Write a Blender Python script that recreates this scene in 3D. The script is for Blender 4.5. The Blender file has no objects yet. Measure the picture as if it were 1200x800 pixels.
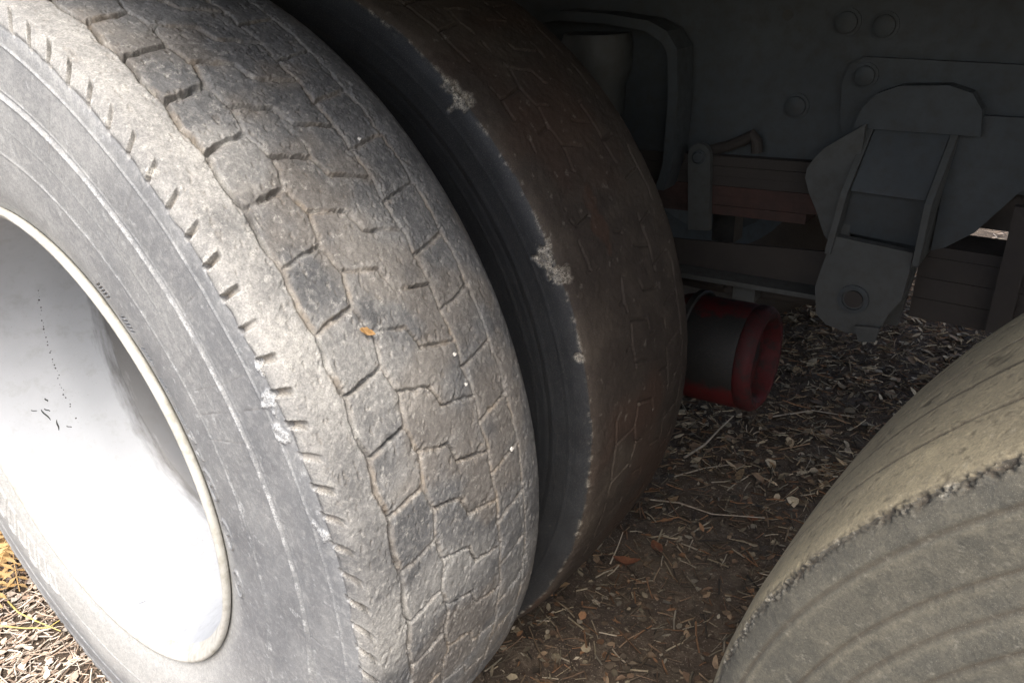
import bpy, bmesh, math, random
import numpy as np
from mathutils import Vector, Matrix

random.seed(7)
SC = bpy.context.scene
COL = SC.collection
PI = math.pi
AH = 0.488                                   # height of the wheel centres above the ground

# ------------------------------------------------------------------ camera
CX, CY, CZ = 0.883, -0.274, 0.480 + AH
YAW, PITCH, ROLL, FPX = 0.6561, 0.4440, -0.0450, 917.1
f = Vector((-math.sin(YAW)*math.cos(PITCH), math.cos(YAW)*math.cos(PITCH), -math.sin(PITCH)))
r = f.cross(Vector((0, 0, 1))).normalized(); u = r.cross(f)
r2 = math.cos(ROLL)*r + math.sin(ROLL)*u; u2 = -math.sin(ROLL)*r + math.cos(ROLL)*u
cam = bpy.data.cameras.new('camera'); co = bpy.data.objects.new('camera', cam); COL.objects.link(co)
co.matrix_world = Matrix(((r2.x, u2.x, -f.x, CX), (r2.y, u2.y, -f.y, CY), (r2.z, u2.z, -f.z, CZ), (0, 0, 0, 1)))
cam.sensor_width = 36; cam.lens = FPX/1200*36; cam.clip_start = 0.01; cam.clip_end = 500
SC.camera = co

# ------------------------------------------------------------------ light
SUN_EL, SUN_AZ = math.radians(57), math.radians(38)      # azimuth measured from -y towards +x
sd = Vector((math.sin(SUN_AZ)*math.cos(SUN_EL), -math.cos(SUN_AZ)*math.cos(SUN_EL), math.sin(SUN_EL)))
world = bpy.data.worlds.new('World'); SC.world = world; world.use_nodes = True
wn = world.node_tree; bg = wn.nodes['Background']
sky = wn.nodes.new('ShaderNodeTexSky'); sky.sky_type = 'NISHITA'; sky.sun_disc = False
sky.sun_elevation = SUN_EL; sky.sun_rotation = math.atan2(sd.x, sd.y)
sky.air_density = 1.0; sky.dust_density = 5.0; sky.ozone_density = 1.0
wn.links.new(sky.outputs[0], bg.inputs[0]); bg.inputs[1].default_value = 0.15
sl = bpy.data.lights.new('sun', 'SUN'); sl.energy = 1.5; sl.angle = math.radians(32); sl.color = (1.0, 0.985, 0.955)
so = bpy.data.objects.new('sun', sl); COL.objects.link(so)
so.rotation_euler = sd.to_track_quat('Z', 'Y').to_euler()
SC.view_settings.view_transform = 'Standard'; SC.view_settings.look = 'None'
SC.view_settings.exposure = 1.25; SC.view_settings.gamma = 1.0

# ------------------------------------------------------------------ noise (numpy)
def _h(ix, iy, iz, seed):
    n = (ix*374761393 + iy*668265263 + iz*2147483647 + seed*974711) & 0xffffffff
    n = ((n ^ (n >> 13))*1274126177) & 0xffffffff
    n = ((n ^ (n >> 16))*2246822519) & 0xffffffff
    return ((n ^ (n >> 15)) & 0xffff)/32767.5 - 1.0
def vnoise(P, sc, seed=0):
    Q = P*sc; I = np.floor(Q).astype(np.int64); F = Q - I; F = F*F*(3-2*F)
    r = 0
    for a in (0, 1):
        wa = F[:, 0] if a else 1-F[:, 0]
        for b in (0, 1):
            wb = F[:, 1] if b else 1-F[:, 1]
            for c in (0, 1):
                wc = F[:, 2] if c else 1-F[:, 2]
                r = r + wa*wb*wc*_h(I[:, 0]+a, I[:, 1]+b, I[:, 2]+c, seed)
    return r
def fbm(P, sc, oct=3, seed=0, gain=.5):
    r = 0; a = 1; t = 0
    for k in range(oct):
        r = r + a*vnoise(P, sc*2.03**k, seed+k*17); t += a; a *= gain
    return r/t
def sst(x, a, b):
    t = np.clip((x-a)/(b-a), 0, 1); return t*t*(3-2*t)

# ------------------------------------------------------------------ materials
def new_mat(name):
    m = bpy.data.materials.new(name); m.use_nodes = True
    nt = m.node_tree; return m, nt, nt.nodes['Principled BSDF']
def N(nt, typ, **kw):
    n = nt.nodes.new(typ)
    for k, v in kw.items(): setattr(n, k, v)
    return n
def noise(nt, vec, scale, detail=4, rough=.55, dist=0):
    n = N(nt, 'ShaderNodeTexNoise'); n.inputs['Scale'].default_value = scale; n.inputs['Detail'].default_value = detail
    n.inputs['Roughness'].default_value = rough; n.inputs['Distortion'].default_value = dist
    nt.links.new(vec, n.inputs['Vector']); return n.outputs[0]
def ramp(nt, fac, stops):
    n = N(nt, 'ShaderNodeValToRGB'); nt.links.new(fac, n.inputs[0]); e = n.color_ramp.elements
    while len(e) < len(stops): e.new(.5)
    for i, (p, c) in enumerate(stops):
        e[i].position = p; e[i].color = (c, c, c, 1) if isinstance(c, (int, float)) else (*c, 1)
    return n.outputs[0]
def mix(nt, fac, a, b, mode='MIX'):
    n = N(nt, 'ShaderNodeMix', data_type='RGBA', blend_type=mode)
    for s, v in ((n.inputs[0], fac), (n.inputs[6], a), (n.inputs[7], b)):
        if isinstance(v, (bpy.types.NodeSocket)): nt.links.new(v, s)
        else: s.default_value = v if isinstance(v, float) or isinstance(v, int) else (*v, 1)
    return n.outputs[2]
def mth(nt, op, a, b=0.0, clamp=False):
    n = N(nt, 'ShaderNodeMath', operation=op, use_clamp=clamp)
    for s, v in ((n.inputs[0], a), (n.inputs[1], b)):
        if isinstance(v, bpy.types.NodeSocket): nt.links.new(v, s)
        else: s.default_value = v
    return n.outputs[0]
def bump(nt, bsdf, hs):
    prev = None
    for h, strength, dist in hs:
        b = N(nt, 'ShaderNodeBump'); b.inputs['Strength'].default_value = strength; b.inputs['Distance'].default_value = dist
        nt.links.new(h, b.inputs['Height'])
        if prev: nt.links.new(prev, b.inputs['Normal'])
        prev = b.outputs[0]
    nt.links.new(prev, bsdf.inputs['Normal'])

def rubber(name, dark, light, dust, dirt, scuff, rough=.82, bumpk=1.0):
    """tyre rubber; vertex attribute 'wear': r = soil and painted shade in grooves, g = pale dust film and painted light, b = torn pale rubber"""
    m, nt, bs = new_mat(name)
    tc = N(nt, 'ShaderNodeTexCoord').outputs['Object']
    at = N(nt, 'ShaderNodeAttribute', attribute_name='wear'); sp = N(nt, 'ShaderNodeSeparateColor')
    nt.links.new(at.outputs['Color'], sp.inputs[0])
    n1 = noise(nt, tc, 22, 6, .65); n2 = noise(nt, tc, 160, 5, .7, .6); n3 = noise(nt, tc, 700, 3, .7); n4 = noise(nt, tc, 2400, 2, .6)
    base = mix(nt, ramp(nt, n1, [(.35, 0), (.65, 1)]), dark, light)
    base = mix(nt, mth(nt, 'MULTIPLY', ramp(nt, n2, [(.48, 0), (.72, 1)]), .35), base, dust)
    gf = mth(nt, 'MULTIPLY', sp.outputs[1], ramp(nt, mth(nt, 'ADD', mth(nt, 'MULTIPLY', n2, .6), mth(nt, 'MULTIPLY', n3, .4)), [(.36, .45), (.6, 1)]), True)
    base = mix(nt, gf, base, dust)
    rf = mth(nt, 'MULTIPLY', sp.outputs[0], ramp(nt, n3, [(.3, .55), (.6, 1)]), True)
    base = mix(nt, rf, base, dirt)
    bf = mth(nt, 'MULTIPLY', sp.outputs[2], ramp(nt, n3, [(.4, .1), (.58, 1)]), True)
    base = mix(nt, bf, base, scuff)
    sp1 = ramp(nt, n4, [(.60, 0), (.70, 1)])
    base = mix(nt, mth(nt, 'MULTIPLY', sp1, .34), base, scuff)
    base = mix(nt, .35, base, ramp(nt, n3, [(.3, .6), (.7, 1.35)]), 'MULTIPLY')
    nt.links.new(base, bs.inputs['Base Color'])
    nt.links.new(ramp(nt, n2, [(.3, rough-.14), (.7, min(1, rough+.1))]), bs.inputs['Roughness'])
    bs.inputs['Specular IOR Level'].default_value = .35
    bump(nt, bs, [(n2, .55*bumpk, .0013), (n3, .42*bumpk, .0005), (n4, .5*bumpk, .00025)])
    return m
M = {}
M['rubber_outer'] = rubber('dusty_grey_rubber', (.068, .070, .073), (.118, .119, .120), (.40, .39, .36), (.205, .17, .13), (.62, .60, .54))
M['rubber_side'] = rubber('grey_sidewall_rubber', (.138, .143, .149), (.190, .196, .200), (.50, .495, .465), (.12, .10, .08), (.60, .61, .60), .62, .45)
M['rubber_olive'] = rubber('olive_grey_sidewall_rubber', (.055, .055, .047), (.085, .082, .068), (.185, .168, .125), (.07, .055, .038), (.45, .42, .34), .8, .6)
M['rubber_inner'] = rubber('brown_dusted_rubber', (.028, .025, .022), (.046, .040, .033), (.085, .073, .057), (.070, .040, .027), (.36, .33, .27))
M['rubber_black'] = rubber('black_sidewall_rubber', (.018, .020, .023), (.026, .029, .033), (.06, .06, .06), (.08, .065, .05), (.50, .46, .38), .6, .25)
M['rubber_tan'] = rubber('tan_dusted_rubber', (.12, .106, .078), (.17, .148, .104), (.37, .315, .20), (.055, .044, .03), (.55, .50, .40), .85, .5)

def metal_mat(name, col, col2, grime, rough=.55, metallic=0., gs=.5, bk=1., rust=None, rthr=.62):
    m, nt, bs = new_mat(name); tc = N(nt, 'ShaderNodeTexCoord').outputs['Object']
    n1 = noise(nt, tc, 7, 6, .65); n2 = noise(nt, tc, 60, 6, .7); n3 = noise(nt, tc, 420, 3, .6)
    b = mix(nt, ramp(nt, n1, [(.35, 0), (.65, 1)]), col, col2)
    b = mix(nt, mth(nt, 'MULTIPLY', ramp(nt, n2, [(.45, 0), (.68, 1)]), gs), b, grime)
    if rust: b = mix(nt, ramp(nt, mth(nt, 'ADD', mth(nt, 'MULTIPLY', n1, .5), mth(nt, 'MULTIPLY', n2, .5)), [(rthr-.06, 0), (rthr, 1)]), b, rust)
    nt.links.new(b, bs.inputs['Base Color']); bs.inputs['Metallic'].default_value = metallic
    nt.links.new(ramp(nt, n2, [(.3, rough-.12), (.7, min(1, rough+.15))]), bs.inputs['Roughness'])
    bump(nt, bs, [(n2, .35*bk, .0015), (n3, .3*bk, .0004)])
    return m
def rim_mat():
    m, nt, bs = new_mat('silver_white_wheel_paint'); tc = N(nt, 'ShaderNodeTexCoord').outputs['Object']
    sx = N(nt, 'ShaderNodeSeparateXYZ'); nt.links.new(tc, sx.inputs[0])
    n1 = noise(nt, tc, 6, 5, .6); n2 = noise(nt, tc, 45, 6, .7); n3 = noise(nt, tc, 500, 3, .6)
    st = N(nt, 'ShaderNodeMapping'); nt.links.new(tc, st.inputs[0]); st.inputs['Scale'].default_value = (14, 90, 14); n4 = noise(nt, st.outputs[0], 1.2, 5, .65)
    b = mix(nt, ramp(nt, n1, [(.35, 0), (.65, 1)]), (.37, .385, .40), (.43, .445, .46))
    b = mix(nt, mth(nt, 'MULTIPLY', ramp(nt, n2, [(.52, 0), (.70, 1)]), .30), b, (.24, .235, .21))
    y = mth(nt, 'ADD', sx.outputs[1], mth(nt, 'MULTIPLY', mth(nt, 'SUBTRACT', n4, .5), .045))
    b = mix(nt, mth(nt, 'MULTIPLY', ramp(nt, mth(nt, 'MULTIPLY', mth(nt, 'SUBTRACT', y, .182), 44), [(.0, 0), (1, 1)]), .85), b, (.085, .082, .076))  # shade of the deep gutter painted in, darker with depth
    b = mix(nt, mth(nt, 'MULTIPLY', ramp(nt, n3, [(.66, 0), (.72, 1)]), .35), b, (.12, .09, .06))
    nt.links.new(b, bs.inputs['Base Color']); nt.links.new(ramp(nt, n2, [(.3, .30), (.7, .52)]), bs.inputs['Roughness']); bump(nt, bs, [(n2, .12, .001), (n3, .15, .0003)]); return m
M['rim'] = rim_mat()
M['disc'] = metal_mat('brake_dusted_wheel_paint', (.42, .43, .43), (.48, .49, .485), (.26, .25, .23), .5, .0, .5, .6)
M['gutter_shade'] = metal_mat('dark_gutter_shade', (.085, .082, .076), (.115, .11, .10), (.15, .145, .13), .8, .0, .4, .8)  # dark tone made for the painted shade in the rim gutter
M['rim_lip'] = metal_mat('dusty_rim_lip', (.50, .49, .44), (.56, .55, .50), (.30, .28, .22), .55, 0, .7, .7)
M['paint_grey'] = metal_mat('grimy_blue_grey_paint', (.038, .045, .048), (.054, .062, .064), (.050, .045, .038), .62, 0, .5, .6)
M['paint_grey2'] = metal_mat('lighter_grey_chassis_paint', (.054, .058, .055), (.076, .079, .074), (.058, .052, .042), .6, 0, .5, .8)
M['rust'] = metal_mat('rust_red_spring_steel', (.070, .029, .021), (.045, .027, .021), (.035, .030, .025), .8, 0, .5, 1.4)
M['rust_dark'] = metal_mat('dark_rusty_steel', (.030, .025, .022), (.045, .037, .030), (.058, .052, .043), .8, 0, .4, 1.4)
M['red'] = metal_mat('red_brake_paint', (.105, .008, .009), (.055, .007, .008), (.028, .024, .022), .75, 0, 1.0, .8)
M['red_worn'] = metal_mat('red_paint_under_soot', (.020, .021, .021), (.028, .028, .027), (.05, .045, .04), .55, 0, .4, .8, (.22, .013, .015), .60)
def soot_red():
    m, nt, bs = new_mat('sooty_red_paint'); tc = N(nt, 'ShaderNodeTexCoord').outputs['Object']
    sx = N(nt, 'ShaderNodeSeparateXYZ'); nt.links.new(tc, sx.inputs[0])
    n1 = noise(nt, tc, 35, 5, .6); n2 = noise(nt, tc, 200, 4, .6)
    z = mth(nt, 'ADD', sx.outputs[2], mth(nt, 'MULTIPLY', mth(nt, 'SUBTRACT', n1, .5), .05))
    up = ramp(nt, mth(nt, 'MULTIPLY', mth(nt, 'SUBTRACT', z, .286), 30), [(.2, 0), (.8, 1)]); dn = ramp(nt, mth(nt, 'MULTIPLY', mth(nt, 'SUBTRACT', .430, z), 60), [(.2, 0), (.8, 1)])
    b = mix(nt, mth(nt, 'MULTIPLY', up, dn), (.12, .009, .010), (.020, .021, .020))
    b = mix(nt, mth(nt, 'MULTIPLY', ramp(nt, n2, [(.5, 0), (.7, 1)]), .5), b, (.045, .035, .03))
    nt.links.new(b, bs.inputs['Base Color']); bs.inputs['Roughness'].default_value = .65; bump(nt, bs, [(n2, .4, .001)]); return m
M['soot_red'] = soot_red()
M['black'] = metal_mat('black_grimy_metal', (.025, .026, .026), (.045, .045, .04), (.10, .09, .07), .6, 0, .4, 1)
M['wood'] = metal_mat('grey_deck_boards', (.12, .10, .08), (.16, .13, .10), (.08, .07, .06), .9, 0, .4, 1)

def plain(name, c1, c2, rough=.8, scale=60, bk=.5, dist=.001, trans=0):
    m, nt, bs = new_mat(name); tc = N(nt, 'ShaderNodeTexCoord').outputs['Object']
    n1 = noise(nt, tc, scale, 5, .65)
    nt.links.new(mix(nt, ramp(nt, n1, [(.35, 0), (.65, 1)]), c1, c2), bs.inputs['Base Color']); bs.inputs['Roughness'].default_value = rough
    bump(nt, bs, [(n1, bk, dist)]); return m
M['seed'] = plain('tan_dry_leaf', (.55, .33, .13), (.70, .46, .22), .6, 300)
M['pebble'] = plain('white_grit', (.50, .48, .44), (.62, .60, .55), .9, 300)
M['twig'] = plain('pale_twig', (.38, .33, .26), (.26, .21, .15), .85, 120)
M['leaf_red'] = plain('reddish_dead_leaf', (.26, .10, .055), (.36, .17, .09), .75, 90)
M['leaf_tan'] = plain('tan_dead_leaf', (.36, .24, .13), (.46, .33, .20), .75, 90)
M['fern'] = plain('orange_dry_fern', (.50, .31, .12), (.60, .42, .20), .8, 60)
M['stalk'] = plain('yellow_grass_stalk', (.62, .50, .14), (.55, .46, .20), .8, 60)

def litter_mat():
    m, nt, bs = new_mat('mixed_leaf_litter')
    at = N(nt, 'ShaderNodeAttribute', attribute_name='tint')
    tc = N(nt, 'ShaderNodeTexCoord').outputs['Object']
    n1 = noise(nt, tc, 150, 4, .7)
    nt.links.new(mix(nt, .8, at.outputs['Color'], ramp(nt, n1, [(.25, .45), (.75, 1.25)]), 'MULTIPLY'), bs.inputs['Base Color'])
    bs.inputs['Roughness'].default_value = .85; return m
M['litter'] = litter_mat()
def soil_mat():
    m, nt, bs = new_mat('brown_soil'); tc = N(nt, 'ShaderNodeTexCoord').outputs['Object']
    n1 = noise(nt, tc, 3, 6, .65); n2 = noise(nt, tc, 45, 8, .75); n3 = noise(nt, tc, 260, 4, .7)
    b = mix(nt, ramp(nt, n1, [(.4, 0), (.6, 1)]), (.062, .044, .031), (.105, .077, .053))
    b = mix(nt, ramp(nt, n2, [(.5, 0), (.7, 1)]), b, (.17, .135, .095))
    b = mix(nt, mth(nt, 'MULTIPLY', ramp(nt, n3, [(.58, 0), (.66, 1)]), .6), b, (.38, .32, .24))
    nt.links.new(b, bs.inputs['Base Color']); bs.inputs['Roughness'].default_value = .95
    bump(nt, bs, [(n2, .8, .01), (n3, .8, .003)]); return m
M['soil'] = soil_mat()

# ------------------------------------------------------------------ object helpers
def link(name, me, mats, parent=None):
    o = bpy.data.objects.new(name, me); COL.objects.link(o)
    for m in (mats if isinstance(mats, (list, tuple)) else [mats]): me.materials.append(m)
    if parent: o.parent = parent
    return o
def empty(name, loc=(0, 0, 0), parent=None, rot=(0, 0, 0)):
    o = bpy.data.objects.new(name, None); COL.objects.link(o); o.location = loc; o.rotation_euler = rot
    o.empty_display_size = .05
    if parent: o.parent = parent
    return o
def tag(o, label=None, cat=None, group=None, kind=None):
    if label: o['label'] = label
    if cat: o['category'] = cat
    if group: o['group'] = group
    if kind: o['kind'] = kind
    return o
def np_mesh(name, V, F, smooth=True, normals=None, attr=None, attr_name='wear'):
    """V (n,3), F (m,k) numpy arrays -> mesh"""
    me = bpy.data.meshes.new(name); k = F.shape[1]
    me.vertices.add(len(V)); me.vertices.foreach_set('co', V.astype(np.float32).ravel())
    me.loops.add(F.size); me.loops.foreach_set('vertex_index', F.astype(np.int32).ravel())
    me.polygons.add(len(F)); me.polygons.foreach_set('loop_start', np.arange(0, F.size, k, dtype=np.int32))
    me.update(calc_edges=True)
    me.polygons.foreach_set('use_smooth', np.full(len(F), smooth, dtype=bool))
    if attr is not None:
        a = me.attributes.new(attr_name, 'FLOAT_COLOR', 'POINT')
        a.data.foreach_set('color', np.concatenate([attr, np.ones((len(attr), 1))], 1).astype(np.float32).ravel())
    if normals is not None: me.normals_split_custom_set_from_vertices(normals.astype(np.float32))
    return me
def bm_obj(name, bm, mat, parent=None, smooth=False, bevel=0, loc=None, angle=35):
    if bevel:
        es = [e for e in bm.edges if e.is_manifold and e.calc_face_angle(0) > .5]
        bmesh.ops.bevel(bm, geom=es, offset=bevel, segments=2, affect='EDGES', profile=.6, clamp_overlap=True)
    bmesh.ops.recalc_face_normals(bm, faces=bm.faces)
    me = bpy.data.meshes.new(name); bm.to_mesh(me); bm.free()
    for p in me.polygons: p.use_smooth = smooth
    if smooth: me.set_sharp_from_angle(angle=math.radians(angle))
    o = link(name, me, mat, parent)
    if loc: o.location = loc
    return o
def box(bm, x0, x1, y0, y1, z0, z1):
    vs = [bm.verts.new((x, y, z)) for x in (x0, x1) for y in (y0, y1) for z in (z0, z1)]
    for q in ((0, 1, 3, 2), (4, 6, 7, 5), (0, 4, 5, 1), (2, 3, 7, 6), (0, 2, 6, 4), (1, 5, 7, 3)): bm.faces.new([vs[i] for i in q])
def prism_y(bm, pts, y0, y1):
    """outline in x,z pushed from y0 to y1"""
    a = [bm.verts.new((x, y0, z)) for x, z in pts]; b = [bm.verts.new((x, y1, z)) for x, z in pts]
    bm.faces.new(a); bm.faces.new(b[::-1]); n = len(pts)
    for i in range(n): bm.faces.new((a[i], b[i], b[(i+1) % n], a[(i+1) % n]))
def frame_of(d):
    d = Vector(d).normalized(); a = Vector((0, 0, 1)) if abs(d.z) < .9 else Vector((1, 0, 0))
    x = d.cross(a).normalized(); return d, x, d.cross(x)
def lathe(bm, prof, p0, d, seg=32):
    """prof = (along, radius) list, spun about the axis p0 + t d"""
    d, x, y = frame_of(d); p0 = Vector(p0); rings = []
    for t, r in prof:
        if r < 1e-6: rings.append([bm.verts.new(p0+d*t)])
        else: rings.append([bm.verts.new(p0+d*t+(x*math.cos(a)+y*math.sin(a))*r) for a in [2*PI*i/seg for i in range(seg)]])
    for A, B in zip(rings, rings[1:]):
        for i in range(seg):
            j = (i+1) % seg
            if len(A) == 1 and len(B) == 1: continue
            if len(A) == 1: bm.faces.new((A[0], B[i], B[j]))
            elif len(B) == 1: bm.faces.new((A[i], B[0], A[j]))
            else: bm.faces.new((A[i], B[i], B[j], A[j]))
def tube(bm, pts, r, seg=8):
    pts = [Vector(p) for p in pts]; rings = []
    for i, p in enumerate(pts):
        t = (pts[min(i+1, len(pts)-1)]-pts[max(i-1, 0)])
        d, x, y = frame_of(t); rr = r[i] if isinstance(r, (list, tuple)) else r
        rings.append([bm.verts.new(p+(x*math.cos(2*PI*k/seg)+y*math.sin(2*PI*k/seg))*rr) for k in range(seg)])
    for A, B in zip(rings, rings[1:]):
        for k in range(seg): bm.faces.new((A[k], B[k], B[(k+1) % seg], A[(k+1) % seg]))
    bm.faces.new(rings[0][::-1]); bm.faces.new(rings[-1])

# ------------------------------------------------------------------ tyres
def spline(P, n_fine=4000):
    """centripetal-ish Catmull-Rom through profile points, resampled by arc length"""
    P = np.array(P, float); Q = np.vstack([2*P[0]-P[1], P, 2*P[-1]-P[-2]]); out = []
    m = n_fine//(len(P)-1)
    for i in range(1, len(Q)-2):
        t = np.linspace(0, 1, m, endpoint=False)[:, None]; a, b, c, d = Q[i-1], Q[i], Q[i+1], Q[i+2]
        out.append(.5*((2*b)+(c-a)*t+(2*a-5*b+4*c-d)*t*t+(3*b-a-3*c+d)*t**3))
    out.append(P[-1:]); C = np.vstack(out); s = np.concatenate([[0], np.cumsum(np.hypot(*np.diff(C, axis=0).T))])
    return C, s
def samples(lo_hi_step):
    out = []
    for lo, hi, st in lo_hi_step: out.append(np.arange(lo, hi-1e-9, (hi-lo)/max(1, round((hi-lo)/st))))
    return np.concatenate(out)
def tyre_grid(profile, theta_deg, s_bands, fn):
    """fn(theta_deg, y, r, s, P) -> disp, wear ; returns V,F,normals,wear and per-vertex theta,y"""
    C, sC = spline(profile)
    s = samples([(a*sC[-1], b*sC[-1], st) for a, b, st in s_bands]); s = np.append(s, sC[-1])
    y = np.interp(s, sC, C[:, 0]); rr = np.interp(s, sC, C[:, 1])
    ty = np.gradient(y, s); tr = np.gradient(rr, s); ln = np.hypot(ty, tr); ny, nr = -tr/ln, ty/ln       # outward
    th = theta_deg; T, S = len(th), len(s)
    TH = np.repeat(th, S); Y = np.tile(y, T); R = np.tile(rr, T); NY = np.tile(ny, T); NR = np.tile(nr, T); SS = np.tile(s, T)
    a = np.radians(TH); P = np.stack([R*np.cos(a), Y, R*np.sin(a)], 1)
    disp, wear = fn(TH, Y, R, SS, P)
    Y2 = Y+NY*disp; R2 = R+NR*disp
    V = np.stack([R2*np.cos(a), Y2, R2*np.sin(a)], 1)
    i = np.arange(T)[:, None]; j = np.arange(S-1)[None]
    A = i*S+j; B = ((i+1) % T)*S+j
    F = np.stack([A, A+1, B+1, B], -1).reshape(-1, 4)
    Vg = V.reshape(T, S, 3)
    dth = np.roll(Vg, -1, 0)-np.roll(Vg, 1, 0); ds = np.gradient(Vg, axis=1)
    nn = np.cross(dth, ds); nn = nn.reshape(-1, 3); nn /= np.linalg.norm(nn, axis=1, keepdims=True)+1e-12
    rad = np.stack([NR*np.cos(a), NY, NR*np.sin(a)], 1)
    nn *= np.sign((nn*rad).sum(1).mean())
    e1 = V[F[0, 1]]-V[F[0, 0]]; e2 = V[F[0, 3]]-V[F[0, 0]]
    if np.dot(np.cross(e1, e2), rad[F[0, 0]]) < 0: F = F[:, ::-1]
    return V, F, nn, wear, TH, Y
def split_build(parent, V, F, nn, wear, ids, table):
    """one mesh object per region id; table[id] = (name, material)"""
    order = np.argsort(ids, kind='stable'); sid = ids[order]; cuts = np.flatnonzero(np.diff(sid))+1
    out = {}
    for grp in np.split(order, cuts):
        k = int(ids[grp[0]]); name, mat = table(k); Fk = F[grp]
        uq, inv = np.unique(Fk, return_inverse=True)
        me = np_mesh(name, V[uq], inv.reshape(Fk.shape), True, nn[uq], wear[uq])
        out.setdefault(k, link(name, me, mat, parent))
    return out
def seg_dist(U, Y, a, b):
    ax, ay = a; bx, by = b; dx, dy = bx-ax, by-ay; L = dx*dx+dy*dy
    t = np.clip(((U-ax)*dx+(Y-ay)*dy)/L, 0, 1)
    return np.hypot(U-ax-t*dx, Y-ay-t*dy)
PIT = 360/61.0
DEG = math.radians(1)*.509
def lattice_dist(TH, Y, segs):
    """distance (m) to the nearest groove of a repeating lattice; angles in degrees, y in metres"""
    c = np.mod(TH, PIT); d = np.full(len(TH), 9.)
    for (t0, y0), (t1, y1) in segs:
        for k in (-2, -1, 0, 1, 2):
            if min(t0, t1)+k*PIT > PIT+1.2 or max(t0, t1)+k*PIT < -1.2: continue
            d = np.minimum(d, seg_dist(c*DEG, Y, ((t0+k*PIT)*DEG, y0), ((t1+k*PIT)*DEG, y1)))
    return d
# lattice of the worn block tread: four circumferential grooves and three rows of cross cuts
YA, YB, YC, YD = .056, .0995, .179, .2220
G_A = [((4.9, YA), (4.9+PIT*.45, YA-.0035)), ((4.9+PIT*.45, YA-.0035), (4.9+PIT, YA))]
G_B = [((5.7, YB-.003), (3.0+PIT-.2, YB+.003)), ((3.0, YB+.002), (5.7, YB-.003))]
G_C = [((-1.4, YC+.002), (1.8, YC-.001)), ((1.8, YC-.001), (-1.4+PIT, YC+.002))]
G_D = [((2.8, YD), (2.8+PIT*.5, YD+.002)), ((2.8+PIT*.5, YD+.002), (2.8+PIT, YD))]
G_AB = [((4.9, YA), (5.7, YB-.003))]
G_BC = [((3.0, YB+.002), (1.9, .135)), ((1.9, .135), (-.3, .1415)), ((-.3, .1415), (-1.4, YC+.002))]
G_CD = [((1.8, YC-.001), (2.8, YD))]

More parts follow.
